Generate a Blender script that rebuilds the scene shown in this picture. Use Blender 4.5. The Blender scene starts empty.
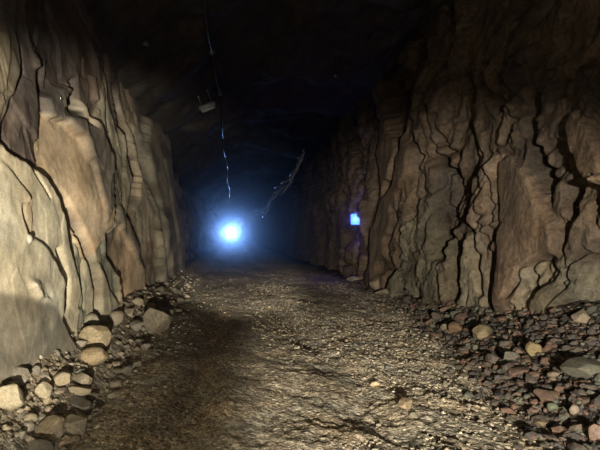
import bpy, math, random
import numpy as np
from mathutils import Vector, Matrix

C = bpy.context.scene.collection
random.seed(7)
rng = np.random.default_rng(11)
F = 470.0                      # focal length in pixels of the 600 px frame
VX, VY = 235.0, 235.0          # where the tunnel axis runs to in the photograph
CAMZ = 1.6

# ------------------------------------------------------------------ helpers
def link(o, parent=None):
    C.objects.link(o)
    if parent is not None:
        o.parent = parent
    return o

def mesh_obj(name, verts, faces, mat, parent=None, smooth=True):
    me = bpy.data.meshes.new(name)
    verts = np.asarray(verts, dtype=np.float32)
    if isinstance(faces, np.ndarray):
        n, k = faces.shape
        me.vertices.add(len(verts)); me.vertices.foreach_set('co', verts.ravel())
        me.loops.add(n * k); me.loops.foreach_set('vertex_index', faces.astype(np.int32).ravel())
        me.polygons.add(n)
        me.polygons.foreach_set('loop_start', np.arange(0, n * k, k, dtype=np.int32))
        me.update(calc_edges=True)
    else:
        me.from_pydata([tuple(map(float, v)) for v in verts], [], faces)
        me.update()
    me.polygons.foreach_set('use_smooth', np.full(len(me.polygons), smooth))
    if mat is not None:
        me.materials.append(mat)
    return link(bpy.data.objects.new(name, me), parent)

def tag(o, label=None, cat=None, group=None, kind=None):
    if label: o['label'] = label
    if cat: o['category'] = cat
    if group: o['group'] = group
    if kind: o['kind'] = kind
    return o

def empty(name, loc, label, cat, group=None):
    o = link(bpy.data.objects.new(name, None))
    o.location = loc
    o.empty_display_size = 0.1
    return tag(o, label, cat, group)

def sstep(a, b, x):
    t = np.clip((x - a) / (b - a), 0, 1)
    return t * t * (3 - 2 * t)

def hash3(i, j, k, seed):
    h = (i.astype(np.int64) * 374761393 + j.astype(np.int64) * 668265263 +
         k.astype(np.int64) * 2147483647 + seed * 974634777) & 0xffffffff
    h = ((h ^ (h >> 13)) * 1274126177) & 0xffffffff
    h = ((h ^ (h >> 16)) * 2246822519) & 0xffffffff
    h = h ^ (h >> 15)
    return (h & 0xffffff) / float(0xffffff) * 2 - 1

def vnoise(x, y, z=0.0, seed=0):
    x = np.asarray(x, float); y = np.asarray(y, float); z = np.zeros_like(x) + z
    xi, yi, zi = np.floor(x), np.floor(y), np.floor(z)
    fx, fy, fz = x - xi, y - yi, z - zi
    u, v, w = [f * f * f * (f * (f * 6 - 15) + 10) for f in (fx, fy, fz)]
    r = 0
    for a in (0, 1):
        for b in (0, 1):
            for c in (0, 1):
                wt = (u if a else 1 - u) * (v if b else 1 - v) * (w if c else 1 - w)
                r = r + wt * hash3(xi + a, yi + b, zi + c, seed)
    return r

def fbm(x, y, z=0.0, seed=0, octv=4, gain=0.5):
    r, a, s = 0, 1.0, 1.0
    for k in range(octv):
        r = r + a * vnoise(x * s + 17.3 * k, y * s - 9.1 * k, z * s, seed + k)
        a *= gain; s *= 2.03
    return r

def ridged(x, y, z=0.0, seed=0, octv=3, gain=0.5):
    r, a, s = 0, 1.0, 1.0
    for k in range(octv):
        r = r + a * (1 - np.abs(vnoise(x * s + 5.7 * k, y * s + 3.1 * k, z * s, seed + k)) * 2)
        a *= gain; s *= 2.1
    return r

def facets(x, y, seed, tilt=0.6):
    """broken rock: random cells, each a tilted plane at its own depth (about -1 .. 1)"""
    xi, yi = np.floor(x), np.floor(y)
    best = np.full(x.shape, 1e9); out = np.zeros(x.shape)
    zero = np.zeros(x.shape)
    for a in (-1, 0, 1):
        for b in (-1, 0, 1):
            cx, cy = xi + a, yi + b
            px = cx + .5 + .45 * hash3(cx, cy, zero, seed); py = cy + .5 + .45 * hash3(cx, cy, zero, seed + 1)
            d = (x - px) ** 2 + (y - py) ** 2
            v = 0.6 * hash3(cx, cy, zero, seed + 2) + tilt * (hash3(cx, cy, zero, seed + 3) * (x - px) + hash3(cx, cy, zero, seed + 4) * (y - py))
            m = d < best
            best = np.where(m, d, best); out = np.where(m, v, out)
    return out

def inside(poly, y, z):
    r = np.zeros(y.shape, bool)
    n = len(poly)
    for i in range(n):
        (y0, z0), (y1, z1) = poly[i], poly[(i + 1) % n]
        if z0 == z1: continue
        c = ((z0 > z) != (z1 > z)) & (y < (y1 - y0) * (z - z0) / (z1 - z0) + y0)
        r ^= c
    return r

def blur(a, n=1):
    for _ in range(n):
        p = np.pad(a, [(1, 1), (1, 1)] + [(0, 0)] * (a.ndim - 2), mode='edge')
        a = (p[:-2, 1:-1] + 2 * p[1:-1, 1:-1] + p[2:, 1:-1]) / 4
        p = np.pad(a, [(1, 1), (1, 1)] + [(0, 0)] * (a.ndim - 2), mode='edge')
        a = (p[1:-1, :-2] + 2 * p[1:-1, 1:-1] + p[1:-1, 2:]) / 4
    return a

def grid_faces(nr, nc, flip=False):
    i = np.arange(nr * nc).reshape(nr, nc)
    q = np.stack([i[:-1, :-1], i[:-1, 1:], i[1:, 1:], i[1:, :-1]], -1).reshape(-1, 4)
    return q[:, ::-1].copy() if flip else q

def set_tint(o, col):
    at = o.data.color_attributes.new('tint', 'FLOAT_COLOR', 'POINT')
    c = np.ones((len(o.data.vertices), 4), np.float32)
    c[:, :3] = col.reshape(-1, 3)
    at.data.foreach_set('color', c.ravel())

# ------------------------------------------------------------------ materials
def new_mat(name):
    m = bpy.data.materials.new(name); m.use_nodes = True
    nt = m.node_tree
    return m, nt, nt.nodes['Principled BSDF'], nt.links

def rock_material(name, source='attr', bump=0.5, scale=1.0, rough=0.9, var=0.35, speck=0.25, fine=0.02, spec=0.25, pebble=False):
    m, nt, b, L = new_mat(name)
    N = nt.nodes.new
    if source == 'attr':
        a = N('ShaderNodeAttribute'); a.attribute_name = 'tint'; colout = a.outputs['Color']
        tc = N('ShaderNodeTexCoord'); co = tc.outputs['Object']
    else:
        a = N('ShaderNodeObjectInfo'); colout = a.outputs['Color']
        tc = N('ShaderNodeTexCoord'); co = tc.outputs['Object']
    def noise(s, d=5, r=0.6):
        n = N('ShaderNodeTexNoise'); n.inputs['Scale'].default_value = s
        n.inputs['Detail'].default_value = d; n.inputs['Roughness'].default_value = r
        L.new(co, n.inputs['Vector']); return n
    n1 = noise(1.7 * scale); n2 = noise(9 * scale); n3 = noise(48 * scale, 3, 0.7)
    def mr(n, lo, hi, a0=0.3, a1=0.7):
        q = N('ShaderNodeMapRange'); q.inputs[1].default_value = a0; q.inputs[2].default_value = a1
        q.inputs[3].default_value = lo; q.inputs[4].default_value = hi
        L.new(n.outputs['Fac'], q.inputs[0]); return q.outputs[0]
    m1 = N('ShaderNodeMath'); m1.operation = 'MULTIPLY'
    L.new(mr(n1, 1 - var, 1 + var), m1.inputs[0]); L.new(mr(n2, 1 - speck, 1 + speck), m1.inputs[1])
    m2 = N('ShaderNodeMath'); m2.operation = 'MULTIPLY'
    L.new(m1.outputs[0], m2.inputs[0]); L.new(mr(n3, 1 - speck, 1 + speck), m2.inputs[1])
    mx = N('ShaderNodeVectorMath'); mx.operation = 'SCALE'
    L.new(colout, mx.inputs[0]); L.new(m2.outputs[0], mx.inputs['Scale'])
    # rusty / grey hue drift
    hs = N('ShaderNodeMixRGB'); hs.blend_type = 'MULTIPLY'
    n4 = noise(0.9 * scale, 4); cr = N('ShaderNodeValToRGB')
    cr.color_ramp.elements[0].position = 0.35; cr.color_ramp.elements[0].color = (1.07, 0.985, 0.88, 1)
    cr.color_ramp.elements[1].position = 0.65; cr.color_ramp.elements[1].color = (0.93, 1.0, 1.06, 1)
    L.new(n4.outputs['Fac'], cr.inputs[0]); hs.inputs[0].default_value = 0.8
    L.new(mx.outputs[0], hs.inputs[1]); L.new(cr.outputs[0], hs.inputs[2])
    last = hs.outputs[0]; peb = []
    if pebble:
        for sc_, amt in ((26, 0.45), (70, 0.4)):
            vo = N('ShaderNodeTexVoronoi'); vo.inputs['Scale'].default_value = sc_; L.new(co, vo.inputs['Vector'])
            sx = N('ShaderNodeSeparateColor'); L.new(vo.outputs['Color'], sx.inputs[0])
            q = N('ShaderNodeMapRange'); q.inputs[3].default_value = 1 - amt; q.inputs[4].default_value = 1 + amt
            L.new(sx.outputs[0], q.inputs[0])
            v2 = N('ShaderNodeVectorMath'); v2.operation = 'SCALE'; L.new(last, v2.inputs[0]); L.new(q.outputs[0], v2.inputs['Scale'])
            last = v2.outputs[0]
            q2 = N('ShaderNodeMapRange'); q2.inputs[1].default_value = 0; q2.inputs[2].default_value = .6; q2.inputs[3].default_value = 1; q2.inputs[4].default_value = 0
            L.new(vo.outputs['Distance'], q2.inputs[0])
            q3 = N('ShaderNodeMath'); q3.operation = 'MULTIPLY'; L.new(q2.outputs[0], q3.inputs[0]); L.new(sx.outputs[1], q3.inputs[1])
            peb.append((q3.outputs[0], 26 / sc_))
    L.new(last, b.inputs['Base Color'])
    b.inputs['Roughness'].default_value = rough
    b.inputs['Specular IOR Level'].default_value = spec
    ad = N('ShaderNodeMath'); ad.operation = 'ADD'
    L.new(n2.outputs['Fac'], ad.inputs[0])
    s3 = N('ShaderNodeMath'); s3.operation = 'MULTIPLY'; s3.inputs[1].default_value = 0.45
    L.new(n3.outputs['Fac'], s3.inputs[0]); L.new(s3.outputs[0], ad.inputs[1])
    for so, amt in peb:
        pm = N('ShaderNodeMath'); pm.operation = 'MULTIPLY_ADD'; pm.inputs[1].default_value = amt * 1.3
        L.new(so, pm.inputs[0]); L.new(ad.outputs[0], pm.inputs[2]); ad = pm
    bp = N('ShaderNodeBump'); bp.inputs['Strength'].default_value = bump; bp.inputs['Distance'].default_value = fine
    L.new(ad.outputs[0], bp.inputs['Height']); L.new(bp.outputs[0], b.inputs['Normal'])
    return m

def plain(name, col, rough=0.5, metal=0.0, var=0.15):
    m, nt, b, L = new_mat(name)
    n = nt.nodes.new('ShaderNodeTexNoise'); n.inputs['Scale'].default_value = 30
    cr = nt.nodes.new('ShaderNodeValToRGB')
    cr.color_ramp.elements[0].color = tuple(c * (1 - var) for c in col) + (1,)
    cr.color_ramp.elements[1].color = tuple(c * (1 + var) for c in col) + (1,)
    tc = nt.nodes.new('ShaderNodeTexCoord'); L.new(tc.outputs['Object'], n.inputs['Vector'])
    L.new(n.outputs['Fac'], cr.inputs[0]); L.new(cr.outputs[0], b.inputs['Base Color'])
    b.inputs['Roughness'].default_value = rough; b.inputs['Metallic'].default_value = metal
    return m

def glow(name, col, strength):
    m, nt, b, L = new_mat(name)
    b.inputs['Base Color'].default_value = (*col, 1)
    b.inputs['Emission Color'].default_value = (*col, 1)
    b.inputs['Emission Strength'].default_value = strength
    return m

M_WALL = rock_material('rock_wall', bump=0.2, fine=0.025, scale=1.3, speck=0.2, var=.26)
M_WALLR = rock_material('rock_wall_brown', bump=0.9, fine=0.06, scale=1.5, speck=0.33)
M_CEIL = rock_material('rock_ceiling', bump=0.6, fine=0.03)
M_FLOOR = rock_material('dirt_floor', bump=0.9, fine=0.02, scale=2.2, var=0.25, speck=0.3, rough=0.95, pebble=True, spec=0.05)
M_STONE = rock_material('loose_stone', 'obj', bump=0.4, scale=3.0, fine=0.012, speck=0.2)
M_GRAVEL = rock_material('gravel', 'attr', bump=0.2, scale=3.0, fine=0.006, var=0.2)
M_BLACK = plain('black_rubber', (0.012, 0.012, 0.013), 0.5)
M_SHEATH = plain('pale_sheath', (0.8, 0.82, 0.84), 0.22, 0.3)
M_STEEL = plain('dull_steel', (0.45, 0.45, 0.45), 0.35, 0.9)
M_GREY = plain('grey_paint', (0.22, 0.22, 0.22), 0.5)
M_YELLOW = plain('dark_paint', (0.05, 0.05, 0.055), 0.5)

# ------------------------------------------------------------------ the floor's shape
def right_edge(y):             # where the road ends and the right-hand rubble bank starts
    return 1.75 + 0.20 * np.clip(y, 2, 10)
XR = 4.2
def floor_base(x, y):
    x = np.asarray(x, float); y = np.asarray(y, float)
    lb = sstep(-1.2, -2.0, x) * 0.48 * (1 - 0.25 * sstep(8, 16, y))
    e = right_edge(y)
    hb = np.interp(y, [0, 3, 5.4, 7.5, 10.7, 14.6, 20], [0.95, 0.95, 0.82, 0.52, 0.16, 0.05, 0.05])
    t = np.clip((x - e) / np.maximum(XR - e, 0.35), 0, 1.2)
    rb = hb * t ** 1.15
    z = lb + rb
    z = z + 0.035 * fbm(x * 0.7, y * 0.35, seed=3, octv=3)
    # wheel ruts running up the road
    for xc, d in ((-0.55, 0.05), (1.05, 0.045)):
        xw = xc + 0.12 * np.sin(y * 0.35)
        z = z - d * np.exp(-((x - xw) / 0.22) ** 2) + 0.4 * d * np.exp(-((x - xw - 0.36) / 0.13) ** 2)
    return z
def floor_detail(x, y):
    e = right_edge(y)
    bank = sstep(e - 0.4, e + 0.5, x); lbank = sstep(-1.15, -1.7, x)
    rough = 0.35 + 0.65 * sstep(0.0, 0.9, x) + 0.9 * bank + 1.0 * lbank
    d = 0.020 * fbm(x * 2.4 + y * 0.5, y * 1.5 - x * .4, seed=21, octv=3)
    d = d + 0.012 * rough * fbm(x * 9, y * 7, seed=31, octv=4, gain=0.65)
    # broken crust steps
    r = vnoise(x * 1.3 - y * 0.55, y * 0.8 + x * 0.5, seed=41) + 0.35 * vnoise(x * 5, y * 4, seed=42)
    d = d + 0.016 * sstep(-0.04, 0.04, r) * (1 - bank)
    r = vnoise(x * 1.9 + 7, y * 0.7 + x * 0.9, seed=45) + 0.35 * vnoise(x * 6, y * 5, seed=46)
    d = d + 0.009 * rough * sstep(-0.04, 0.04, r)
    return d
def floor_z(x, y):
    return floor_base(x, y) + floor_detail(x, y)

ys = np.concatenate([np.linspace(-3, 1.8, 30)[:-1], 1.8 * (21 / 1.8) ** np.linspace(0, 1, 560)[:-1], 21 * (132 / 21) ** np.linspace(0, 1, 70)])
xs = np.concatenate([np.linspace(-3.9, -2.4, 20)[:-1], np.linspace(-2.4, 4.5, 440)[:-1], np.linspace(4.5, 5.6, 14)])
Y, X = np.meshgrid(ys, xs, indexing='ij')
Z = floor_z(X, Y)
floor = mesh_obj('floor', np.stack([X, Y, Z], -1).reshape(-1, 3), grid_faces(*X.shape), M_FLOOR)
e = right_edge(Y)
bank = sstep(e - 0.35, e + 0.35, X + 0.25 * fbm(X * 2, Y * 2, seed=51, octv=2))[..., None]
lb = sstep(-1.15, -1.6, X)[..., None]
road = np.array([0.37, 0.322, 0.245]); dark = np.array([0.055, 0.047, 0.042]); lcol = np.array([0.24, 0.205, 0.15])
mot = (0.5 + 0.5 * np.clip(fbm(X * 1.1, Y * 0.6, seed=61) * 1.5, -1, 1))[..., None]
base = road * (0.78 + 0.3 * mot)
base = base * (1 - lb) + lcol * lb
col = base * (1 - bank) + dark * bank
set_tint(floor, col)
tag(floor, 'rutted brown dirt and gravel road running down the tunnel', 'floor', kind='structure')

# ------------------------------------------------------------------ the left wall
def xl_base(y, z):
    lean = -0.09 * np.maximum(z - 1.5, 0) - 0.22 * np.maximum(z - 4.1, 0) * 0
    return -1.9 + lean
def LP(px, py, off=0.0):                # a point of the photograph on the left wall's plane -> (distance, height)
    z = 1.5; y = 5.0
    for _ in range(20):
        xb = float(xl_base(np.array(y), np.array(z))) + off
        y = -xb * F / max(VX - px, 8); z = CAMZ + (VY - py) * y / F
    return (y, z)
def RP(px, py, off=0.0):
    z = 1.5; y = 8.0
    for _ in range(20):
        y = (float(xr_base(np.array(z))) - off) * F / max(px - VX, 8); z = CAMZ + (VY - py) * y / F
    return (y, z)
def xr_base(z):
    return XR + 0.07 * np.maximum(z - 1.0, 0)

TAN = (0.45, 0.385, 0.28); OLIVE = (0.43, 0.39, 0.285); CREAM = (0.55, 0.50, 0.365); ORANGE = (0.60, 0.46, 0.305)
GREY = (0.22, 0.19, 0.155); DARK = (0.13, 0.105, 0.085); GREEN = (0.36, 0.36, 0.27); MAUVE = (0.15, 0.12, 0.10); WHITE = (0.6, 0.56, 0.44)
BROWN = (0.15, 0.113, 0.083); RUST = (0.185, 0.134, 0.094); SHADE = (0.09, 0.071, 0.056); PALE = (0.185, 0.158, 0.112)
FLATS = (RUST, ORANGE, CREAM, OLIVE, (0.17, 0.155, 0.118))
# outline in the photograph, relief at its near and far end (metres into the tunnel), rock colour with crevice shade painted in
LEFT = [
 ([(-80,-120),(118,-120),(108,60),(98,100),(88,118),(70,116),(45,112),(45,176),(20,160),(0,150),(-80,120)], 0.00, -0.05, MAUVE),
 ([(-60,-120),(20,-120),(20,45),(22,66),(17,85),(8,110),(0,150),(-60,150)], 0.10, 0.10, (0.22, 0.185, 0.135)),  # darker rock; this tone and the next also carry the lamp's fall-off upward
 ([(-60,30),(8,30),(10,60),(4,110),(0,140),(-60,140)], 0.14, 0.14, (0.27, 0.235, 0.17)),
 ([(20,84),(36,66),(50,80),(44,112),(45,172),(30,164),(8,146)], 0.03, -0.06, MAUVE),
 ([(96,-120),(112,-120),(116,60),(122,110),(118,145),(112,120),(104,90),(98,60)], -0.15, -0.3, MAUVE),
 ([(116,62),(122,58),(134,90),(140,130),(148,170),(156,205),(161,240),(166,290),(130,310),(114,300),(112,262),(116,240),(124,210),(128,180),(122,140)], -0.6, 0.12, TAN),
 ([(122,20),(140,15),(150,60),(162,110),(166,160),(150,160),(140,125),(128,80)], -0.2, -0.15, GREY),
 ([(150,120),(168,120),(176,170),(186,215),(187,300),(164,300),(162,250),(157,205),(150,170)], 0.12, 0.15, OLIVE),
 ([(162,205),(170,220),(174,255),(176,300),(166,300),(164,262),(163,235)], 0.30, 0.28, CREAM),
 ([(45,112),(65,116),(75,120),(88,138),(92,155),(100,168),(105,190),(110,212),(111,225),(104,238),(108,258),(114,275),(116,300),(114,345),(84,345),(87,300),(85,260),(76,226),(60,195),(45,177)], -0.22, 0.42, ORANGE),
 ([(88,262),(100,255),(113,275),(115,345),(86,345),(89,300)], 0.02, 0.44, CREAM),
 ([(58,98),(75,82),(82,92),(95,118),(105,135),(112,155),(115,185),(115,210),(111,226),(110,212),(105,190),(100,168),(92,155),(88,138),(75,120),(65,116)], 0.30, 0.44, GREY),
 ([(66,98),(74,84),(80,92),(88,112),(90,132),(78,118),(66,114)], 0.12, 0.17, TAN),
 ([(98,84),(102,84),(113,120),(119,146),(127,165),(128,195),(122,212),(115,232),(109,242),(106,238),(114,226),(117,205),(117,180),(113,150),(105,125)], -0.75, -0.85, DARK),  # recessed crevice, its shadow also painted in with the dark colour
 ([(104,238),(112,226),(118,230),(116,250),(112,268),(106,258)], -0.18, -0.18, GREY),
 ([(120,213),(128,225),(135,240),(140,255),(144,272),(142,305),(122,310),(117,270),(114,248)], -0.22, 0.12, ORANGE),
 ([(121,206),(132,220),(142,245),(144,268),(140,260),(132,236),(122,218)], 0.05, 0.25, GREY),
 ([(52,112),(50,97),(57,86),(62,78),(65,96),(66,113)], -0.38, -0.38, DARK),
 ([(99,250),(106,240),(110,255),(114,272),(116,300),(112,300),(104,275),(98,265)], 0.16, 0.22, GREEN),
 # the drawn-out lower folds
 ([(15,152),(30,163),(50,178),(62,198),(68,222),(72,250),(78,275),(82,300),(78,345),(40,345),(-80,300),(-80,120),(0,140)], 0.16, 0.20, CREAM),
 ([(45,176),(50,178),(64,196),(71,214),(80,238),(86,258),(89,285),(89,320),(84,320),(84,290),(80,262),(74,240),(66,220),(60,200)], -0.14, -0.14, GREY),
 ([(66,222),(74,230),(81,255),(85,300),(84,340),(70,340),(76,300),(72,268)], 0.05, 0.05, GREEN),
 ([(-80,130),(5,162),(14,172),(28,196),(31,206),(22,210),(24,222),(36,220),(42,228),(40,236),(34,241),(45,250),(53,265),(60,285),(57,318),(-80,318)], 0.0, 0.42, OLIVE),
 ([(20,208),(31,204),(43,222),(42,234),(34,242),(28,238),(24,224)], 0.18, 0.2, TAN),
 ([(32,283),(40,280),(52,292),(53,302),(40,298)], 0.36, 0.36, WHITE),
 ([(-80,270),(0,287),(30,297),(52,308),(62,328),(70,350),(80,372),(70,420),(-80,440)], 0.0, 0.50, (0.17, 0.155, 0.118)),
]
LCRACK = [
 ([(137,128),(144,150),(150,178),(158,205),(162,235),(166,265),(168,290)], 2.2, 0.16),
 ([(163,160),(168,190),(174,220),(178,250),(178,280)], 1.2, 0.10),
 ([(0,148),(18,158),(26,166),(30,172)], 1.8, 0.10),
 ([(34,45),(34,66)], 1.6, -0.06), ([(20,45),(22,72),(14,88)], 1.5, 0.12),
 ([(28,172),(36,186),(44,200)], 1.2, 0.06),
 ([(53,252),(58,272),(60,290),(57,312)], 2.0, 0.12),
 ([(76,238),(72,262),(76,285),(72,310)], 1.2, 0.08), ([(82,262),(78,285),(80,312)], 1.2, 0.07),
 ([(104,236),(112,226),(113,212)], 2.2, 0.18), ([(104,236),(107,256),(114,274),(116,300)], 1.8, 0.15),
 ([(82,60),(84,78)], 1.2, 0.05), ([(48,60),(49,84)], 1.2, -0.05), ([(92,80),(93,100)], 1.6, -0.10),
]
def to_wall(pts, fn, off=0.0): return [fn(*p, off) for p in pts]
def dist_px(pl, U, V):
    d = np.full(U.shape, 1e9)
    for (a, b), (c, e_) in zip(pl[:-1], pl[1:]):
        dx, dy = c - a, e_ - b
        t = np.clip(((U - a) * dx + (V - b) * dy) / (dx * dx + dy * dy), 0, 1)
        d = np.minimum(d, np.hypot(U - a - t * dx, V - b - t * dy))
    return d
def sculpt(y, z, regions, cracks, fn, seed, basecol, soft=1, wob=1.0, gain=1.0):
    """relief and rock colour over a wall's (distance, height) grid"""
    wy = y + wob * 0.018 * y * fbm(y * 1.1, z * 1.3, seed=seed, octv=3, gain=.45) * (y / 9)
    wz = z + wob * 0.010 * y * fbm(y * 1.1 + 40, z * 1.3, seed=seed + 9, octv=3, gain=.45)
    H = np.zeros(y.shape); flat = np.zeros(y.shape); col = np.ones(y.shape + (3,)) * np.array(basecol)
    for pl, o0, o1, c in regions:
        o0, o1 = o0 * gain, o1 * gain
        w = to_wall(pl, fn, (o0 + o1) / 2)
        m = inside(w, wy, wz)
        ya, yb = min(p[0] for p in w), max(p[0] for p in w)
        t = np.clip((y - ya) / max(yb - ya, 1e-3), 0, 1)
        H = np.where(m, o0 + (o1 - o0) * t, H); col[m] = c
        flat[m] = 1.0 if c in FLATS else 0.0
    H = blur(H, soft); col = blur(col, 3); flat = blur(flat, 4)
    for pl, wpx, dep in cracks:
        w = to_wall(pl, fn)
        s = np.mean([p[0] for p in w])
        # distances measured along the wall, foreshortened as the near wall is seen
        k = s / (4.0 if fn is RP else 1.95)
        d = dist_px([(p[0] / k, p[1]) for p in w], wy / k, wz)
        ww = wpx * s / F
        q = np.exp(-(d / ww) ** 2)
        H = H - dep * q
        col *= (1 - 0.35 * q * (dep > 0))[..., None]
    return H, col, flat

pxs = np.arange(-42, 190, 0.75)
yl = np.concatenate([np.linspace(-3, 1.9 * F / (VX + 42), 24)[:-1], 1.9 * F / (VX - pxs), np.linspace(20.2, 27, 22), 27 * (132 / 27) ** np.linspace(0, 1, 70)[1:]])
zl = np.linspace(-0.3, 5.9, 400)
Y, Z = np.meshgrid(yl, zl, indexing='ij')
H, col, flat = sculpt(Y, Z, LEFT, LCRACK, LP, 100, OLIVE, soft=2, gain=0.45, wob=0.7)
fold = 0.035 * (-0.7 + ridged(Y * 0.8 + 0.3 * vnoise(Y, Z, seed=5) + 0.22 * Z, Z * 0.25, seed=120, octv=3))
wq = Y + .25 * fbm(Y * .9, Z * .9, seed=141, octv=3); zq = Z + .3 * fbm(Y * .9 + 9, Z * .9, seed=142, octv=3)
brk = 0.05 * facets(wq * .9 + .25 * Z, zq * .45, 143) + 0.022 * facets(wq * 2.4 + .5 * Z, zq * 1.5, 147)
H = H + brk * (1 - .75 * flat) + fold * (1 - .95 * flat) + 0.03 * (1 - .7 * flat) * fbm(Y * 1.2, Z * 1.2, seed=130, octv=4) + 0.006 * fbm(Y * 5, Z * 4, seed=140, octv=3)
far = sstep(17.3, 18.6, Y)
farH = -0.75 + 0.4 * ridged(Y * 0.35, Z * 0.2, seed=150) + 0.2 * fbm(Y * .8, Z * .8, seed=151)
H = H * (1 - far) + farH * far
H = H - 0.35 * sstep(15.4, 17.3, Y) * sstep(1.5, 4.5, Z)
col = col * (1 - far[..., None]) + np.array((0.25, 0.21, 0.17)) * far[..., None]
st = np.clip(0.5 + 0.9 * fbm(Y * 0.6 + Z * 0.3, Z * 1.1, seed=160, octv=4), 0, 1)[..., None]
st2 = np.clip(fbm(Y * 0.9 + 3, Z * 2.2, seed=165, octv=4) * 1.4, 0, 1)[..., None]
col = col * (0.66 + 0.46 * st) * (1 - 0.35 * st2)
Xw = xl_base(Y, Z) + H
wl = mesh_obj('wall_left', np.stack([Xw, Y, Z], -1).reshape(-1, 3), grid_faces(*Y.shape, flip=False), M_WALL)
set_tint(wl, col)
tag(wl, 'pale tan slabby rock wall with folds and cracks beside the road', 'wall', kind='structure')

# ------------------------------------------------------------------ the right wall
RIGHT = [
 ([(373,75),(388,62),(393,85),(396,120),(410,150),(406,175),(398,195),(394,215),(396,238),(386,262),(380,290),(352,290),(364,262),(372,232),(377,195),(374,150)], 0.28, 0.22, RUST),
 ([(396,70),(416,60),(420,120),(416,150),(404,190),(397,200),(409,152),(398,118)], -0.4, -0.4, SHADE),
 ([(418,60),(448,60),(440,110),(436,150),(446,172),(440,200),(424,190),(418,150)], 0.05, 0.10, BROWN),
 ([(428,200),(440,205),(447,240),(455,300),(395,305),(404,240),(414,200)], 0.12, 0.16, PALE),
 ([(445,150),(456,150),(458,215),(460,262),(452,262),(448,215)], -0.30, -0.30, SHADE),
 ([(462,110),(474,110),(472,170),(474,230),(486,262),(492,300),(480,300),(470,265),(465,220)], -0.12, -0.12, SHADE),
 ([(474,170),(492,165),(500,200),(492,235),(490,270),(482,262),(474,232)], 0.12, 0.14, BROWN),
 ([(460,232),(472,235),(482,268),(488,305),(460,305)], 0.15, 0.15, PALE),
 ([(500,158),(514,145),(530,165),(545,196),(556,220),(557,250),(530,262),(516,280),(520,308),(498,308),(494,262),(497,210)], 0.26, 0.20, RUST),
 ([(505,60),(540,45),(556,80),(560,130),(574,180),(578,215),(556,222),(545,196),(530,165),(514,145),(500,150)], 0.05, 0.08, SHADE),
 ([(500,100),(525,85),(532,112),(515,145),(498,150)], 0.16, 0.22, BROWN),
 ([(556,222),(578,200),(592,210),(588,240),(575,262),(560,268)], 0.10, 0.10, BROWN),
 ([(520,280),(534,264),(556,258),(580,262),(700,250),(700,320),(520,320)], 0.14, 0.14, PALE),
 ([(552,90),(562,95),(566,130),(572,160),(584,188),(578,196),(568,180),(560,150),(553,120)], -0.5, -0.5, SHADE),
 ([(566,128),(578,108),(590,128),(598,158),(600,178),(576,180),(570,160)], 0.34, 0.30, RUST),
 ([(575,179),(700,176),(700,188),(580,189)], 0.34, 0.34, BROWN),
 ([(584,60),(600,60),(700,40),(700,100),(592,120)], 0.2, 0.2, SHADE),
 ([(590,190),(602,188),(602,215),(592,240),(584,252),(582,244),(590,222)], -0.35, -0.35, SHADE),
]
RCRACK = [
 ([(373,70),(374,110),(375,150),(378,185),(372,228),(364,258)], 2.0, 0.25),
 ([(396,236),(390,252),(386,275)], 1.8, 0.2), ([(404,205),(396,240),(390,270)], 1.8, 0.3),
 ([(420,160),(424,195),(412,225),(404,255),(398,290)], 1.6, 0.22), ([(440,200),(430,235),(425,270),(420,295)], 1.4, 0.15),
 ([(428,90),(436,130),(438,160),(448,172),(450,215),(454,255),(460,298)], 2.4, 0.35),
 ([(470,120),(468,165),(469,225),(478,262),(487,292)], 2.2, 0.32),
 ([(476,150),(482,185),(480,215),(486,245)], 1.4, 0.18),
 ([(492,160),(497,190),(493,225),(490,262),(496,292)], 1.5, 0.22),
 ([(500,152),(512,140),(522,118),(530,110)], 2, 0.2), ([(520,300),(530,270),(556,255)], 1.4, 0.12), ([(545,300),(550,282),(560,266)], 1.4, 0.12),
 ([(480,60),(486,90),(500,112)], 2.0, 0.2), ([(455,70),(462,95),(468,120)], 2.0, 0.2), ([(440,110),(446,140),(452,160)], 1.6, 0.2),
 ([(590,262),(584,250),(575,262),(570,285)], 1.5, 0.18), ([(340,130),(343,180),(348,225),(345,262)], 1.2, 0.3),
 ([(355,120),(358,165),(362,200),(358,240)], 1.2, 0.25), ([(322,150),(326,190),(328,235)], 1.0, 0.35),
]
pxr = np.concatenate([np.arange(660, 430, -0.85), np.arange(430, 288, -0.7)])
yr = np.concatenate([np.linspace(-3, XR * F / (660 - VX), 34)[:-1], XR * F / (pxr - VX), 37.5 * (132 / 37.5) ** np.linspace(0, 1, 80)])
zr = np.linspace(-0.35, 7.6, 380)
Y, Z = np.meshgrid(yr, zr, indexing='ij')
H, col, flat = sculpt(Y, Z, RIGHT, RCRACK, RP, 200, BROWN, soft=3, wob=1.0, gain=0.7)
wy = Y + 0.45 * fbm(Y * 0.5, Z * 0.7, seed=215, octv=3)
amp = 0.55 + 0.9 * sstep(11, 17, Y)
near = 1 - sstep(10, 16, Y)
msk = np.clip(0.55 + 1.2 * fbm(Y * 0.35, Z * 0.3, seed=218, octv=2), 0.1, 1.1)
amp = amp * (1 - near + near * msk) * (1 - 0.8 * flat)
fold = 0.16 * amp * (ridged(wy * 0.62, Z * 0.16, seed=220, octv=3, gain=.55) - 0.6)
sharp = -0.2 * amp * np.clip(ridged(wy * 1.1 + 3, Z * 0.15, seed=225, octv=2) - 0.75, 0, 1)
chip = 0.05 * np.abs(fbm(wy * 2.4, Z * 0.7, seed=230, octv=4, gain=.6)) + 0.03 * np.abs(fbm(wy * 5.5, Z * 1.6, seed=233, octv=3))
zq = Z + .35 * fbm(Y * .8 + 9, Z * .8, seed=242, octv=3)
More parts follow.
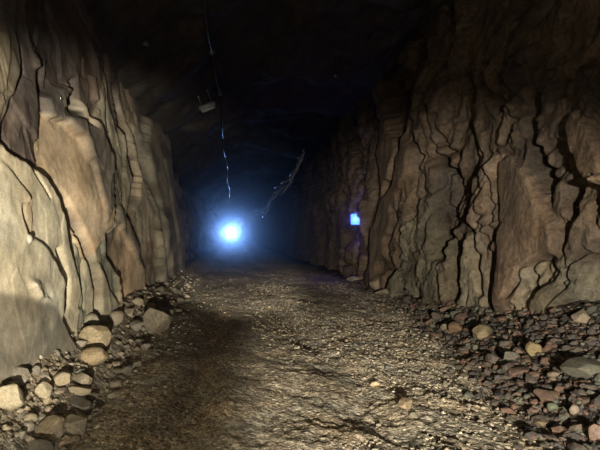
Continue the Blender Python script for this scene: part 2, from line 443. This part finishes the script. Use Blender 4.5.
brk = 0.17 * facets(wy * .8 + .15 * Z, zq * .28, 243) + 0.12 * facets(wy * 1.9 + .3 * Z, zq * .8, 247) + 0.06 * facets(wy * 4.2 + .6 * Z, zq * 2.0, 249) + 0.028 * facets(wy * 10 + .6 * Z, zq * 5, 257)
brk = blur(brk, 1)
n1 = vnoise(wy * 1.0 + .25 * fbm(Y * 1.5, Z * 1.5, seed=251, octv=3), Z * 0.16 + 5, seed=250)
n2 = vnoise(wy * 2.1 + .3 * fbm(Y * 2.2, Z * 2, seed=253, octv=3), Z * 0.3 + 9, seed=252)
gap = 0.30 * np.exp(-(n1 / 0.045) ** 2) + 0.13 * np.exp(-(n2 / 0.06) ** 2)
brk = brk - gap * (1 - flat) * np.clip(.6 + fbm(Y * .5, Z * .5, seed=255, octv=2), 0, 1)
col = col * (1 - 0.3 * np.clip(gap / .3, 0, 1) * (1 - flat))[..., None]
H = H + brk * (1 - .9 * flat) + .55 * fold + .6 * sharp - chip * (1 - .6 * flat) * .8 + 0.10 * fbm(Y * .45, Z * .45, seed=236, octv=2) + 0.06 * (1 - .5 * flat) * fbm(Y * 1.1, Z * 0.9, seed=235, octv=4) + 0.10 * sstep(1.3, 0.2, Z)
st = np.clip(0.5 + 0.9 * fbm(Y * 1.3 + Z * 0.3, Z * 0.5, seed=260, octv=4), 0, 1)[..., None]
col = col * (0.7 + 0.45 * st)
Xw = xr_base(Z) - H
wr = mesh_obj('wall_right', np.stack([Xw, Y, Z], -1).reshape(-1, 3), grid_faces(*Y.shape, flip=True), M_WALLR)
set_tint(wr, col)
tag(wr, 'tall brown rock wall split by dark vertical crevices above the rubble bank', 'wall', kind='structure')

# ------------------------------------------------------------------ ceiling and the far end
yc = np.concatenate([np.linspace(-3, 4, 20)[:-1], 4 * (132 / 4) ** np.linspace(0, 1, 300)])
xc = np.linspace(-3.6, 5.6, 150)
def ceil_base(x, y):
    t = np.clip((x + 2.6) / 4.4, 0, 1)
    return 4.5 + 2.0 * np.sin(t * math.pi / 2)
def ceil_z(x, y):
    x = np.asarray(x, float); y = np.asarray(y, float)
    return ceil_base(x, y) + 0.28 * fbm(x * 0.5, y * 0.35, seed=300, octv=4) + 0.10 * ridged(x * 0.8, y * 0.9, seed=310, octv=3)
Y, X = np.meshgrid(yc, xc, indexing='ij')
Z = ceil_z(X, Y)
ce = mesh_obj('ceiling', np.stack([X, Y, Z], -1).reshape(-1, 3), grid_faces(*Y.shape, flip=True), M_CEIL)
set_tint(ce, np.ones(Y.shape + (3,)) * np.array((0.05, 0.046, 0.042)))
tag(ce, 'dark rough rock roof arching over the tunnel', 'ceiling', kind='structure')
gx, gz = np.meshgrid(np.linspace(-4.5, 6, 60), np.linspace(-0.5, 8, 50), indexing='ij')
gy = 130 + 0.8 * fbm(gx * .5, gz * .5, seed=320)
we = mesh_obj('wall_back', np.stack([gx, gy, gz], -1).reshape(-1, 3), grid_faces(*gx.shape), M_WALL)
set_tint(we, np.ones(gx.shape + (3,)) * np.array((0.2, 0.17, 0.14)))
tag(we, 'dark rock at the far end of the tunnel', 'wall', kind='structure')

# ------------------------------------------------------------------ loose stones
def ico(sub):
    bpy_me = bpy.data.meshes.new('tmp')
    import bmesh
    bm = bmesh.new(); bmesh.ops.create_icosphere(bm, subdivisions=sub, radius=1.0)
    bm.verts.ensure_lookup_table()
    v = np.array([q.co[:] for q in bm.verts]); f = np.array([[q.index for q in p.verts] for p in bm.faces])
    bm.free(); bpy.data.meshes.remove(bpy_me)
    return v, f
ICO = {s: ico(s) for s in (1, 2, 3, 4)}
def stone_verts(sub, seed, cuts=9, lo=0.55, hi=0.9, rough=0.05):
    r = np.random.default_rng(seed)
    v = ICO[sub][0].copy()
    for _ in range(cuts):
        n = r.normal(size=3); n /= np.linalg.norm(n)
        d = r.uniform(lo, hi)
        ov = np.maximum(v @ n - d, 0)
        v = v - ov[:, None] * n
    k = 1 + rough * fbm(v[:, 0] * 1.6 + seed, v[:, 1] * 1.6, v[:, 2] * 1.6, seed=seed, octv=3)
    v = v * k[:, None]
    mn, mx = v.min(0), v.max(0)
    return (v - (mn + mx) / 2) / (mx - mn) * 2       # fills the box [-1, 1]
PROTO = []
for s in range(12):
    me = bpy.data.meshes.new('rock')
    me.from_pydata([tuple(q) for q in stone_verts(2, 500 + s, cuts=9, lo=.35, hi=.8)], [], [tuple(int(i) for i in q) for q in ICO[2][1]])
    me.update(); me.materials.append(M_STONE)
    PROTO.append(me)

def stone(name, x, y, w, h, d, col, label, cat, group=None, sink=0.3, rz=None, me=None, tilt=0.25, z=None):
    o = bpy.data.objects.new(name, me or random.choice(PROTO))
    zz = float(floor_z(np.array([x]), np.array([y]))[0]) if z is None else z
    o.location = (x, y, zz + h / 2 * (1 - 2 * sink))
    o.scale = (w / 2, d / 2, h / 2)
    o.rotation_euler = (random.uniform(-tilt, tilt), random.uniform(-tilt, tilt), random.uniform(0, 6.28) if rz is None else rz)
    o.color = (*col, 1)
    link(o); return tag(o, label, cat, group)

def ground_hit(px, py):
    """where the sight line through a photograph point meets the ground"""
    dx, dz = (px - VX) / F, (VY - py) / F
    y = np.linspace(1.5, 40, 4000)
    f = CAMZ + dz * y - floor_base(dx * y, y)
    i = int(np.argmax(f < 0))
    return dx * y[i], y[i]

def boulder(px, py, wp, hp, col, label, cuts=10, lo=0.6, hi=0.92, seed=0, dep=0.9, sink=0.12, rz=0.0, tilt=0.12, rough=.05):
    """px, py: middle of its foot in the photograph; wp, hp: its width and height there"""
    x, y = ground_hit(px, py)
    w, h = wp * y / F, hp * y / F
    d = w * dep
    me = bpy.data.meshes.new('boulder')
    me.from_pydata([tuple(q) for q in stone_verts(4, 900 + seed, cuts, lo, hi, rough)], [], [tuple(int(i) for i in q) for q in ICO[4][1]])
    me.update(); me.materials.append(M_STONE)
    me.polygons.foreach_set('use_smooth', np.full(len(me.polygons), True))
    y2 = y + d * 0.35
    o = stone('boulder', x * y2 / y, y2, w, h / (1 - sink), d, col, label, 'rock', None, sink, rz, me, tilt)
    return o
SB = [
 (95,354,33,24,(.50,.40,.25),'large rounded tan boulder sitting just above a flatter tan boulder',.75,.96,0.15),
 (94,371,29,16,(.50,.38,.23),'flatter tan boulder tucked directly below the large rounded one',.75,.95,0.0),
 (157,337,28,25,(.33,.28,.20),'angular grey-tan boulder on the edge of the shaded road, beside the pale wall',.55,.85,0.3),
 (10,412,30,22,(.50,.43,.29),'pale angular boulder in the left corner with a black gap beside it',.55,.85,0.1),
 (44,402,17,16,(.52,.45,.30),'pale blocky stone below the dark smooth foot of the left wall',.6,.9,0.4),
 (50,438,28,15,(.36,.29,.19),'tan slab half in shadow at the lower edge of the left rubble',.5,.85,0.2),
 (78,399,24,9,(.40,.33,.22),'thin flat slab lying where the left rubble meets the shaded road',.5,.85,0.5),
 (30,424,13,9,(.44,.37,.25),'small tan stone between the pale corner boulder and the half-shaded slab',.6,.9,0.9),
 (92,331,16,13,(.34,.31,.23),'grey-green stone leaning on the wall above the rounded tan boulder',.65,.92,0.2),
 (116,328,18,14,(.33,.28,.20),'grey-brown stone behind the rounded boulder at the wall foot',.55,.9,0.7),
 (62,391,18,11,(.47,.39,.26),'tan stone wedged under the dark bulge of the left wall',.6,.9,0.3),
 (482,340,22,14,(.42,.34,.21),'pale tan stone lying alone at the front of the dark right bank',.6,.9,0.3),
 (535,358,17,15,(.40,.31,.17),'yellowish block standing in the middle of the dark right bank',.5,.8,0.5),
 (377,291,17,13,(.38,.31,.22),'grey-brown block at the foot of the smooth right wall slab',.55,.85,0.2),
 (355,282,15,6,(.40,.36,.30),'flat pale stone on the ground below the added blue square',.6,.9,0.1),
 (386,297,20,7,(.33,.27,.19),'low flat stone in front of the grey-brown block by the right wall',.5,.85,0.4),
 (456,335,16,10,(.30,.19,.12),'reddish stone at the upper edge of the road by the dark bank',.55,.85,0.6),
 (586,384,40,17,(.23,.22,.17),'long grey-green slab at the right edge on the dark bank',.5,.85,0.2),
 (548,407,24,12,(.24,.16,.12),'rusty red flat stone in the lower part of the dark bank',.5,.85,0.2),
 (553,416,10,9,(.24,.27,.19),'small greenish stone directly below the rusty red flat one',.6,.9,0.6),
 (597,443,13,17,(.38,.27,.21),'pinkish block in the lower right corner of the dark bank',.55,.85,0.4),
 (574,420,9,9,(.45,.37,.29),'small pale round stone on the dark bank left of the pinkish block',.75,.95,0.1),
 (510,365,18,8,(.27,.25,.20),'grey slab lying below the yellowish block',.5,.85,0.3),
 (405,412,16,9,(.46,.35,.22),'pale orange stone set in the lit gravel of the road',.55,.85,0.3),
]
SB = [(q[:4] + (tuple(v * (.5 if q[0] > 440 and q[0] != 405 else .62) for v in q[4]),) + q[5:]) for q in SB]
for i, (px, py, wp, hp, c, lab, lo, hi, rz) in enumerate(SB):
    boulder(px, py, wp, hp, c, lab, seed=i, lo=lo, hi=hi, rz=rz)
placed = [(o.location.x, o.location.y, max(o.scale.x, o.scale.y)) for o in C.objects if o.name.startswith('boulder')]

def free(x, y, r):
    return all((x - a) ** 2 + (y - b) ** 2 > (0.8 * (r + c)) ** 2 for a, b, c in placed)
def scatter(n, fx, kinds, smin, smax, flat=0.65):
    k = 0; tries = 0
    while k < n and tries < 9000:
        tries += 1
        x, y = fx()
        s = smin + (smax - smin) * random.random() ** 2.2
        if not free(x, y, s / 2): continue
        px = VX + x / y * F
        if px < -6 or px > 606 or VY + (CAMZ - 0.2) / y * F > 470: continue
        placed.append((x, y, s / 2))
        lab, grp, c = random.choices(kinds, [q[3] for q in kinds])[0][:3]
        v = random.uniform(0.75, 1.25)
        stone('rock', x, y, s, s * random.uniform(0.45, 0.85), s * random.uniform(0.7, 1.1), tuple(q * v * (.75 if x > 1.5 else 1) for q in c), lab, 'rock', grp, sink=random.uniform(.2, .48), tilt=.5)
        k += 1
def right_bank():
    y = 2.6 * (13 / 2.6) ** random.random()
    e = float(right_edge(np.array(y)))
    return e + (4.0 - e) * random.random() ** 0.9, y
def left_bank():
    y = 3.2 * (14 / 3.2) ** (random.random() ** 0.9)
    return random.uniform(-1.85, -1.15), y
def road_pt():
    y = 2.9 * (11 / 2.9) ** random.random()
    return random.uniform(0.2, float(right_edge(np.array(y)))), y
scatter(150, right_bank, [
  ('dark grey-brown jagged stone among the rubble heaped under the right wall', 'dark stones of the right rubble bank', (.115, .095, .08), 6),
  ('reddish brown jagged stone among the rubble heaped under the right wall', 'reddish stones of the right rubble bank', (.16, .105, .08), 1.0),
  ('grey-green jagged stone among the rubble heaped under the right wall', 'grey-green stones of the right rubble bank', (.15, .15, .115), 1.5),
  ('pale jagged stone among the rubble heaped under the right wall', 'pale stones of the right rubble bank', (.32, .26, .19), .8)], 0.05, 0.22)
scatter(85, left_bank, [
  ('tan angular stone in the narrow rubble strip along the left wall', 'tan stones along the left wall', (.27, .23, .165), 4),
  ('grey angular stone in the narrow rubble strip along the left wall', 'grey stones along the left wall', (.19, .17, .135), 2)], 0.07, 0.32)
scatter(40, road_pt, [
  ('small tan stone embedded in the lit gravel of the road', 'small stones on the road', (.42, .34, .22), 3),
  ('small grey stone embedded in the lit gravel of the road', 'small grey stones on the road', (.28, .25, .19), 2)], 0.04, 0.11)

# the uncountable gravel
def gravel(n):
    V, Fc, T = [], [], []
    bv, bf = ICO[1]
    y = 2.5 * (17 / 2.5) ** rng.random(n)
    x = rng.uniform(-1.9, 4.1, n)
    e_ = right_edge(y)
    bankm = x > e_ - 0.15 + 0.3 * rng.normal(size=n) * .5
    shade = (x < 0.3) & (x > -1.2)
    dirt = fbm(x * 0.9, y * 0.5, seed=71, octv=3) > rng.uniform(-.45, .35, n)
    keep = ~(dirt & (x > 0) & (x < right_edge(y) - .2)) & ~((x < -1.15) & (rng.random(n) < .72))
    keep &= ~(shade & (rng.random(n) < 0.85))
    px = VX + x / y * F
    keep &= (px > -10) & (px < 610)
    x, y, bankm = x[keep], y[keep], bankm[keep]
    s = np.where(bankm, 0.016 + 0.05 * rng.random(len(x)) ** 2, 0.008 + 0.022 * rng.random(len(x)) ** 2.5)
    s = np.where(x < -1.2, 0.012 + 0.05 * rng.random(len(x)) ** 2, s)
    z = floor_z(x, y)
    pal_r = np.array([(.34,.29,.21),(.28,.245,.185),(.42,.36,.27),(.33,.27,.19),(.24,.22,.18)])
    pal_b = np.array([(.10,.085,.07),(.08,.07,.065),(.14,.11,.08),(.16,.10,.075),(.13,.13,.10),(.24,.2,.15)])
    for k in range(len(x)):
        A = Matrix.Rotation(rng.random() * 6.28, 3, 'Z') @ Matrix.Rotation(rng.normal() * .5, 3, 'X')
        v = bv * (1 + 0.28 * rng.uniform(-1, 1, (len(bv), 1))) * (s[k] * np.array([1, rng.uniform(.6, 1), rng.uniform(.4, .75)]))
        v = v @ np.array(A).T + np.array([x[k], y[k], z[k] + s[k] * 0.12])
        Fc.append(bf + len(bv) * k); V.append(v)
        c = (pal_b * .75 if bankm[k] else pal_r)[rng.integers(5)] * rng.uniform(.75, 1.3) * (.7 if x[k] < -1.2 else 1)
        T.append(np.repeat(c[None], len(bv), 0))
    o = mesh_obj('gravel', np.concatenate(V), np.concatenate(Fc), M_GRAVEL, smooth=False)
    set_tint(o, np.concatenate(T))
    tag(o, 'loose gravel and chips strewn over the road and the banks', 'gravel', kind='stuff')
gravel(21000)

# ------------------------------------------------------------------ tubes and boxes
def tube(pts, r, seg=8):
    pts = [Vector(p) for p in pts]; V = []; Fc = []
    for i, p in enumerate(pts):
        t = (pts[min(i + 1, len(pts) - 1)] - pts[max(i - 1, 0)]).normalized()
        up = Vector((0, 0, 1)) if abs(t.z) < .9 else Vector((1, 0, 0))
        a = t.cross(up).normalized(); b = a.cross(t)
        for k in range(seg):
            an = 2 * math.pi * k / seg
            V.append(p + r * (a * math.cos(an) + b * math.sin(an)))
    for i in range(len(pts) - 1):
        for k in range(seg):
            Fc.append((i * seg + k, i * seg + (k + 1) % seg, (i + 1) * seg + (k + 1) % seg, (i + 1) * seg + k))
    Fc.append(tuple(range(seg))[::-1]); Fc.append(tuple((len(pts) - 1) * seg + k for k in range(seg)))
    return V, Fc
def box(cx, cy, cz, sx, sy, sz, bev=0.0):
    import bmesh
    bm = bmesh.new(); bmesh.ops.create_cube(bm, size=1)
    for v in bm.verts: v.co = (v.co.x * sx + cx, v.co.y * sy + cy, v.co.z * sz + cz)
    if bev: bmesh.ops.bevel(bm, geom=bm.edges[:], offset=bev, segments=2, affect='EDGES')
    bm.verts.ensure_lookup_table()
    V = [v.co.copy() for v in bm.verts]; Fc = [tuple(v.index for v in f.verts) for f in bm.faces]
    bm.free(); return V, Fc
def lathe(prof, seg=20):       # (radius, height) along local z
    V = []; Fc = []
    for r, h in prof:
        for k in range(seg):
            a = 2 * math.pi * k / seg; V.append((r * math.cos(a), r * math.sin(a), h))
    for i in range(len(prof) - 1):
        for k in range(seg):
            Fc.append((i * seg + k, i * seg + (k + 1) % seg, (i + 1) * seg + (k + 1) % seg, (i + 1) * seg + k))
    Fc.append(tuple(range(seg))[::-1]); Fc.append(tuple((len(prof) - 1) * seg + k for k in range(seg)))
    return V, Fc

# cable under the roof, hung from clamps
def roof_x(y): return -0.50 + 0.06 * math.sin(y * 0.5)
hang = [3.0, 4.8, 7.6, 11, 14.2, 17.6, 21, 25, 30, 36, 42, 48, 54, 60]
def roof_line(y):
    return min(float(ceil_z(np.array(roof_x(y)), np.array(y))) - 0.10, 6.0)
pts = []
for a, b in zip(hang[:-1], hang[1:]):
    za, zb = roof_line(a), roof_line(b)
    for k in range(10):
        t = k / 10; y = a + (b - a) * t
        z = za + (zb - za) * t - 0.16 * 4 * t * (1 - t) * (b - a) / 4
        pts.append((roof_x(y), y, z))
rc = empty('power_cable', pts[0], 'thick dark cable strung along the middle of the tunnel roof', 'cable')
o0 = Vector(pts[0])
mesh_obj('sheath', *tube([Vector(p) - o0 for p in pts], 0.042, 10), plain('cable_sheath', (.035, .035, .04), .22), rc)
for y in hang[:-1]:
    z0 = roof_line(y); z1 = float(ceil_z(np.array(roof_x(y)), np.array(y)))
    v, f = lathe([(0.07, -0.05), (0.07, 0.05)], 14)
    rot = Matrix.Rotation(math.pi / 2, 3, 'X')
    p = Vector((roof_x(y), y, z0)) - o0
    ring = [rot @ Vector(q) + p for q in v]
    n = len(ring); sv, sf = tube([p + Vector((0, 0, .06)), p + Vector((0, 0, z1 - z0 + .08))], 0.018, 6)
    mesh_obj('hanger', ring + sv, f + [tuple(i + n for i in q) for q in sf], M_STEEL, rc)

# unlit fitting hanging beside the roof cable
fx, fy = -0.78, 13.5
fz = CAMZ + (VY - 108) * fy / F
lf = empty('light_fitting', (fx, fy, fz), 'unlit grey box lamp hanging tilted beside the roof cable', 'lamp')
lf.rotation_euler = (0.25, -0.35, 0.0)
mesh_obj('housing', *box(0, 0, 0.06, .48, .26, .12, .025), M_GREY, lf)
mesh_obj('diffuser', *box(0, 0, -0.03, .42, .21, .09, .025), plain('dusty_diffuser', (.3, .3, .29), .4), lf)
for s in (-.15, .15):
    top = float(ceil_z(np.array(fx + s), np.array(fy))) - fz + .15
    mesh_obj('suspension_rod', *tube([(s, 0, .12), (s, -top * .25, top)], 0.012, 6), M_STEEL, lf)

# pale cables looped along the shoulder of the right wall
CP = [(303,150,26),(299,158,27),(291,176,30),(282,182,33),(275,187,36),(270,202,40),(264,209,44),(256,209,48),(250,213,52),(246,217,55),(242,222,59)]
def wp(px, py, y): return Vector(((px - VX) * y / F, y, CAMZ + (VY - py) * y / F))
KP = [wp(*p) for p in CP]
wordsL = ['upper', 'middle', 'lower']
for s in range(3):
    pl = []
    for a, b in zip(KP[:-1], KP[1:]):
        n = 10
        for k in range(n):
            t = k / n
            p = a.lerp(b, t)
            sag = 4 * t * (1 - t)
            pl.append(p + Vector((-0.10 * s + .12 * math.sin(t * 6.28 + s), 0, -0.20 * s - (0.15 + 0.22 * s) * sag)))
    pl.append(KP[-1])
    root = empty('wall_cable', pl[0], wordsL[s] + ' strand of the pale glinting cables looped towards the bright lamp', 'cable', 'pale cables on the right shoulder')
    mesh_obj('sheath', *tube([q - pl[0] for q in pl], 0.065, 8), M_SHEATH, root)
    for q in KP[1:-1]:
        c = q - pl[0] + Vector((0, 0, -0.2 * s))
        mesh_obj('hook', *tube([c + Vector((.35, 0, .25)), c + Vector((.12, 0, .12)), c + Vector((0, 0, -.07)), c + Vector((-.1, 0, .02))], 0.02, 6), M_STEEL, root)

# rock bolts with plates
def bolt(pos, nrm, s, label):
    r = empty('rock_bolt', pos, label, 'bolt', 'rock bolts')
    r.rotation_euler = Vector(nrm).to_track_quat('Z', 'Y').to_euler()
    mesh_obj('plate', *box(0, 0, 0.0, s, s, 0.02, .006), M_STEEL, r)
    mesh_obj('nut', *lathe([(s * .24, .005), (s * .24, .04), (s * .14, .055)], 6), M_STEEL, r, smooth=False)
    mesh_obj('rod', *lathe([(s * .1, -.05), (s * .1, .075)], 8), M_STEEL, r)
    return r
dg = bpy.context.evaluated_depsgraph_get()
def cast(px, py):
    d = Vector(((px - VX) / F, 1, (VY - py) / F))
    dg.update()
    ok, loc, nor, *_ = bpy.context.scene.ray_cast(dg, Vector((0, 0, CAMZ)), d)
    return loc, nor
for px, py, s, lab in [
  (145, 42, .12, 'small steel bolt plate glinting high in the dark above the left wall'),
  (336, 75, .12, 'small steel bolt plate in the dark roof near the right wall'),
  (61, 98, .07, 'steel bolt end glinting in the dark hollow above the orange slab'),
  (28, 239, .03, 'pale plaster-rimmed bolt in the cream lower left wall'),
  (364, 152, .08, 'small bolt plate on the right wall beside the smooth slab')]:
    loc, nor = cast(px, py)
    r = bolt(loc + nor * .02, (nor * .6 + Vector((0, -1, 0)) * .7).normalized(), s, lab)
    if 'plaster' in lab:
        mesh_obj('plaster_ring', *lathe([(.044, -.04), (.044, -.012), (.036, -.004)], 18), plain('pale_plaster', (.36, .34, .28), .9), r)

# ------------------------------------------------------------------ glowing blue square, added for the far lamp's lens ghost
loc, nor = cast(357, 219)
BY = loc.y - 0.5
BX = (356.5 - VX) * BY / F; BZ = CAMZ + (VY - 219) * BY / F
bl = empty('ghost_box', (BX, BY, BZ), 'small glowing blue square added on the right rock wall for a lens ghost', 'lamp')
s = 11.5 * BY / F
mesh_obj('housing', *box(0, 0.07, 0, s * 1.02, .10, s * 1.02, .02), M_YELLOW, bl)
mesh_obj('lens', *box(0, 0.0, -0.03 * s, s * .98, .05, s * .92, .02), glow('ghost_glow', (0.10, 0.36, 1.0), 1.6), bl)
mesh_obj('cap', *box(0.02, 0.0, s * .52, s * .6, .09, s * .2, .015), plain('green_grey', (.10, .16, .16), .5), bl)
mesh_obj('bracket', *tube([(0, .1, 0), (loc.x - BX + .25, .65, 0)], 0.03, 8), M_STEEL, bl)

# ------------------------------------------------------------------ lamp at the far end of the tunnel
LY = 62.0
LX = (231 - VX) * LY / F; LZ = CAMZ + (VY - 232.5) * LY / F
lamp = empty('work_lamp', (LX, LY, 0), 'blazing blue-white lamp standing far down the dark tunnel', 'lamp')
hv, hf = lathe([(0.02, .34), (0.14, .30), (0.22, .12), (0.26, 0.0), (0.24, 0.0), (0.2, .06)], 24)
rot = Matrix.Rotation(-math.pi / 2, 3, 'X')
mesh_obj('housing', [rot @ Vector(q) + Vector((0, .02, LZ)) for q in hv], hf, M_YELLOW, lamp)
lv, lf_ = lathe([(0.05, -.02), (0.17, .0), (0.225, .03), (.225, .05)], 24)
mesh_obj('lens', [rot @ Vector(q) + Vector((0, 0.0, LZ)) for q in lv], lf_, glow('lamp_lens', (0.75, 0.87, 1.0), 60), lamp)
for k in range(3):
    a = 2 * math.pi * k / 3 + .3
    fxx, fyy = .55 * math.cos(a), .55 * math.sin(a)
    gz_ = float(floor_z(np.array(LX + fxx), np.array(LY + fyy)))
    mesh_obj('leg', *tube([(0, .1, LZ - .1), (fxx, fyy, gz_)], 0.025, 6), M_BLACK, lamp)

def spot(name, loc, target, power, angle, blend, col, r=0.05):
    l = bpy.data.lights.new(name, 'SPOT'); l.energy = power; l.color = col
    l.spot_size = math.radians(angle); l.spot_blend = blend; l.shadow_soft_size = r
    o = link(bpy.data.objects.new(name, l)); o.location = loc
    o.rotation_euler = (Vector(target) - Vector(loc)).to_track_quat('-Z', 'Y').to_euler()
    return o
def point(name, loc, power, col, r=0.1):
    l = bpy.data.lights.new(name, 'POINT'); l.energy = power; l.color = col; l.shadow_soft_size = r
    o = link(bpy.data.objects.new(name, l)); o.location = loc
    return o
spot('far_lamp_light', (LX, LY - .12, LZ), (0, 0, 1.7), 3300, 30, 1.0, (0.20, 0.42, 1.0), 0.2)
point('ghost_halo_light', (BX - .1, BY - .4, BZ), 30.0, (0.22, 0.14, 1.0), 0.08)  # added violet light imitating the flare halo around the blue square
WARM = (1.0, 0.91, 0.75)
o = spot('left_headlight', (0.3, -2.0, 0.8), (-3.84, 4.64, 1.75), 4600, 33, 0.6, WARM, 0.06)
o.scale = (3.1, 1, 1)
o = spot('right_headlight', (-0.4, -4.0, 1.5), (2.8, 6.0, -0.1), 7600, 33, 0.6, WARM, 0.06)
o.scale = (1, 1.3, 1)
o = spot('far_fill_beam', (0.2, -4.0, 1.5), (0.2, 16.0, 0.1), 17000, 5.5, 0.6, WARM, 0.06)  # extra narrow beam, added to brighten the far road
o.scale = (2.6, 1, 1)
spot('fill_light', (0.4, -2.0, 2.0), (1.5, 8.0, 2.2), 170, 120, 1.0, (1.0, 0.9, 0.82), 0.15)  # wide weak fill added behind the camera to lift right wall and roof

# ------------------------------------------------------------------ blue dust haze in the far tunnel
hv, hf = box(1.0, 70.5, 3.2, 9.0, 117, 8.4)
hz = mesh_obj('haze', hv, hf, None, smooth=False)
m = bpy.data.materials.new('dust_haze'); m.use_nodes = True
nt = m.node_tree; nt.nodes.clear()
out = nt.nodes.new('ShaderNodeOutputMaterial'); vs = nt.nodes.new('ShaderNodeVolumeScatter')
vs.inputs['Density'].default_value = 0.010; vs.inputs['Anisotropy'].default_value = 0.955
vs.inputs['Color'].default_value = (0.75, 0.85, 1, 1)
nt.links.new(vs.outputs[0], out.inputs['Volume'])
hz.data.materials.append(m)
tag(hz, 'thin blue dusty haze hanging in the far tunnel', 'haze', kind='stuff')

# ------------------------------------------------------------------ camera, world
cam = bpy.data.cameras.new('camera'); co = link(bpy.data.objects.new('camera', cam))
cam.sensor_fit = 'HORIZONTAL'; cam.sensor_width = 36; cam.lens = 36 * F / 600
cam.clip_start = 0.05; cam.clip_end = 400
co.location = (0, 0, CAMZ)
# level camera looking down the tunnel; the frame sits to the right of the tunnel axis (lens shift)
cam.shift_x = (300 - VX) / 600; cam.shift_y = (VY - 225) / 600
co.rotation_euler = (math.pi / 2, 0, 0)
sc = bpy.context.scene
sc.camera = co
w = bpy.data.worlds.new('world'); sc.world = w; w.use_nodes = True
w.node_tree.nodes['Background'].inputs[0].default_value = (0.004, 0.0045, 0.006, 1)
w.node_tree.nodes['Background'].inputs[1].default_value = 1.0
sc.view_settings.view_transform = 'Standard'; sc.view_settings.look = 'None'
sc.view_settings.exposure = 0; sc.view_settings.gamma = 1
try:
    sc.view_settings.use_curve_mapping = False
except Exception: pass
sc.cycles.use_denoising = True
sc.cycles.max_bounces = 6
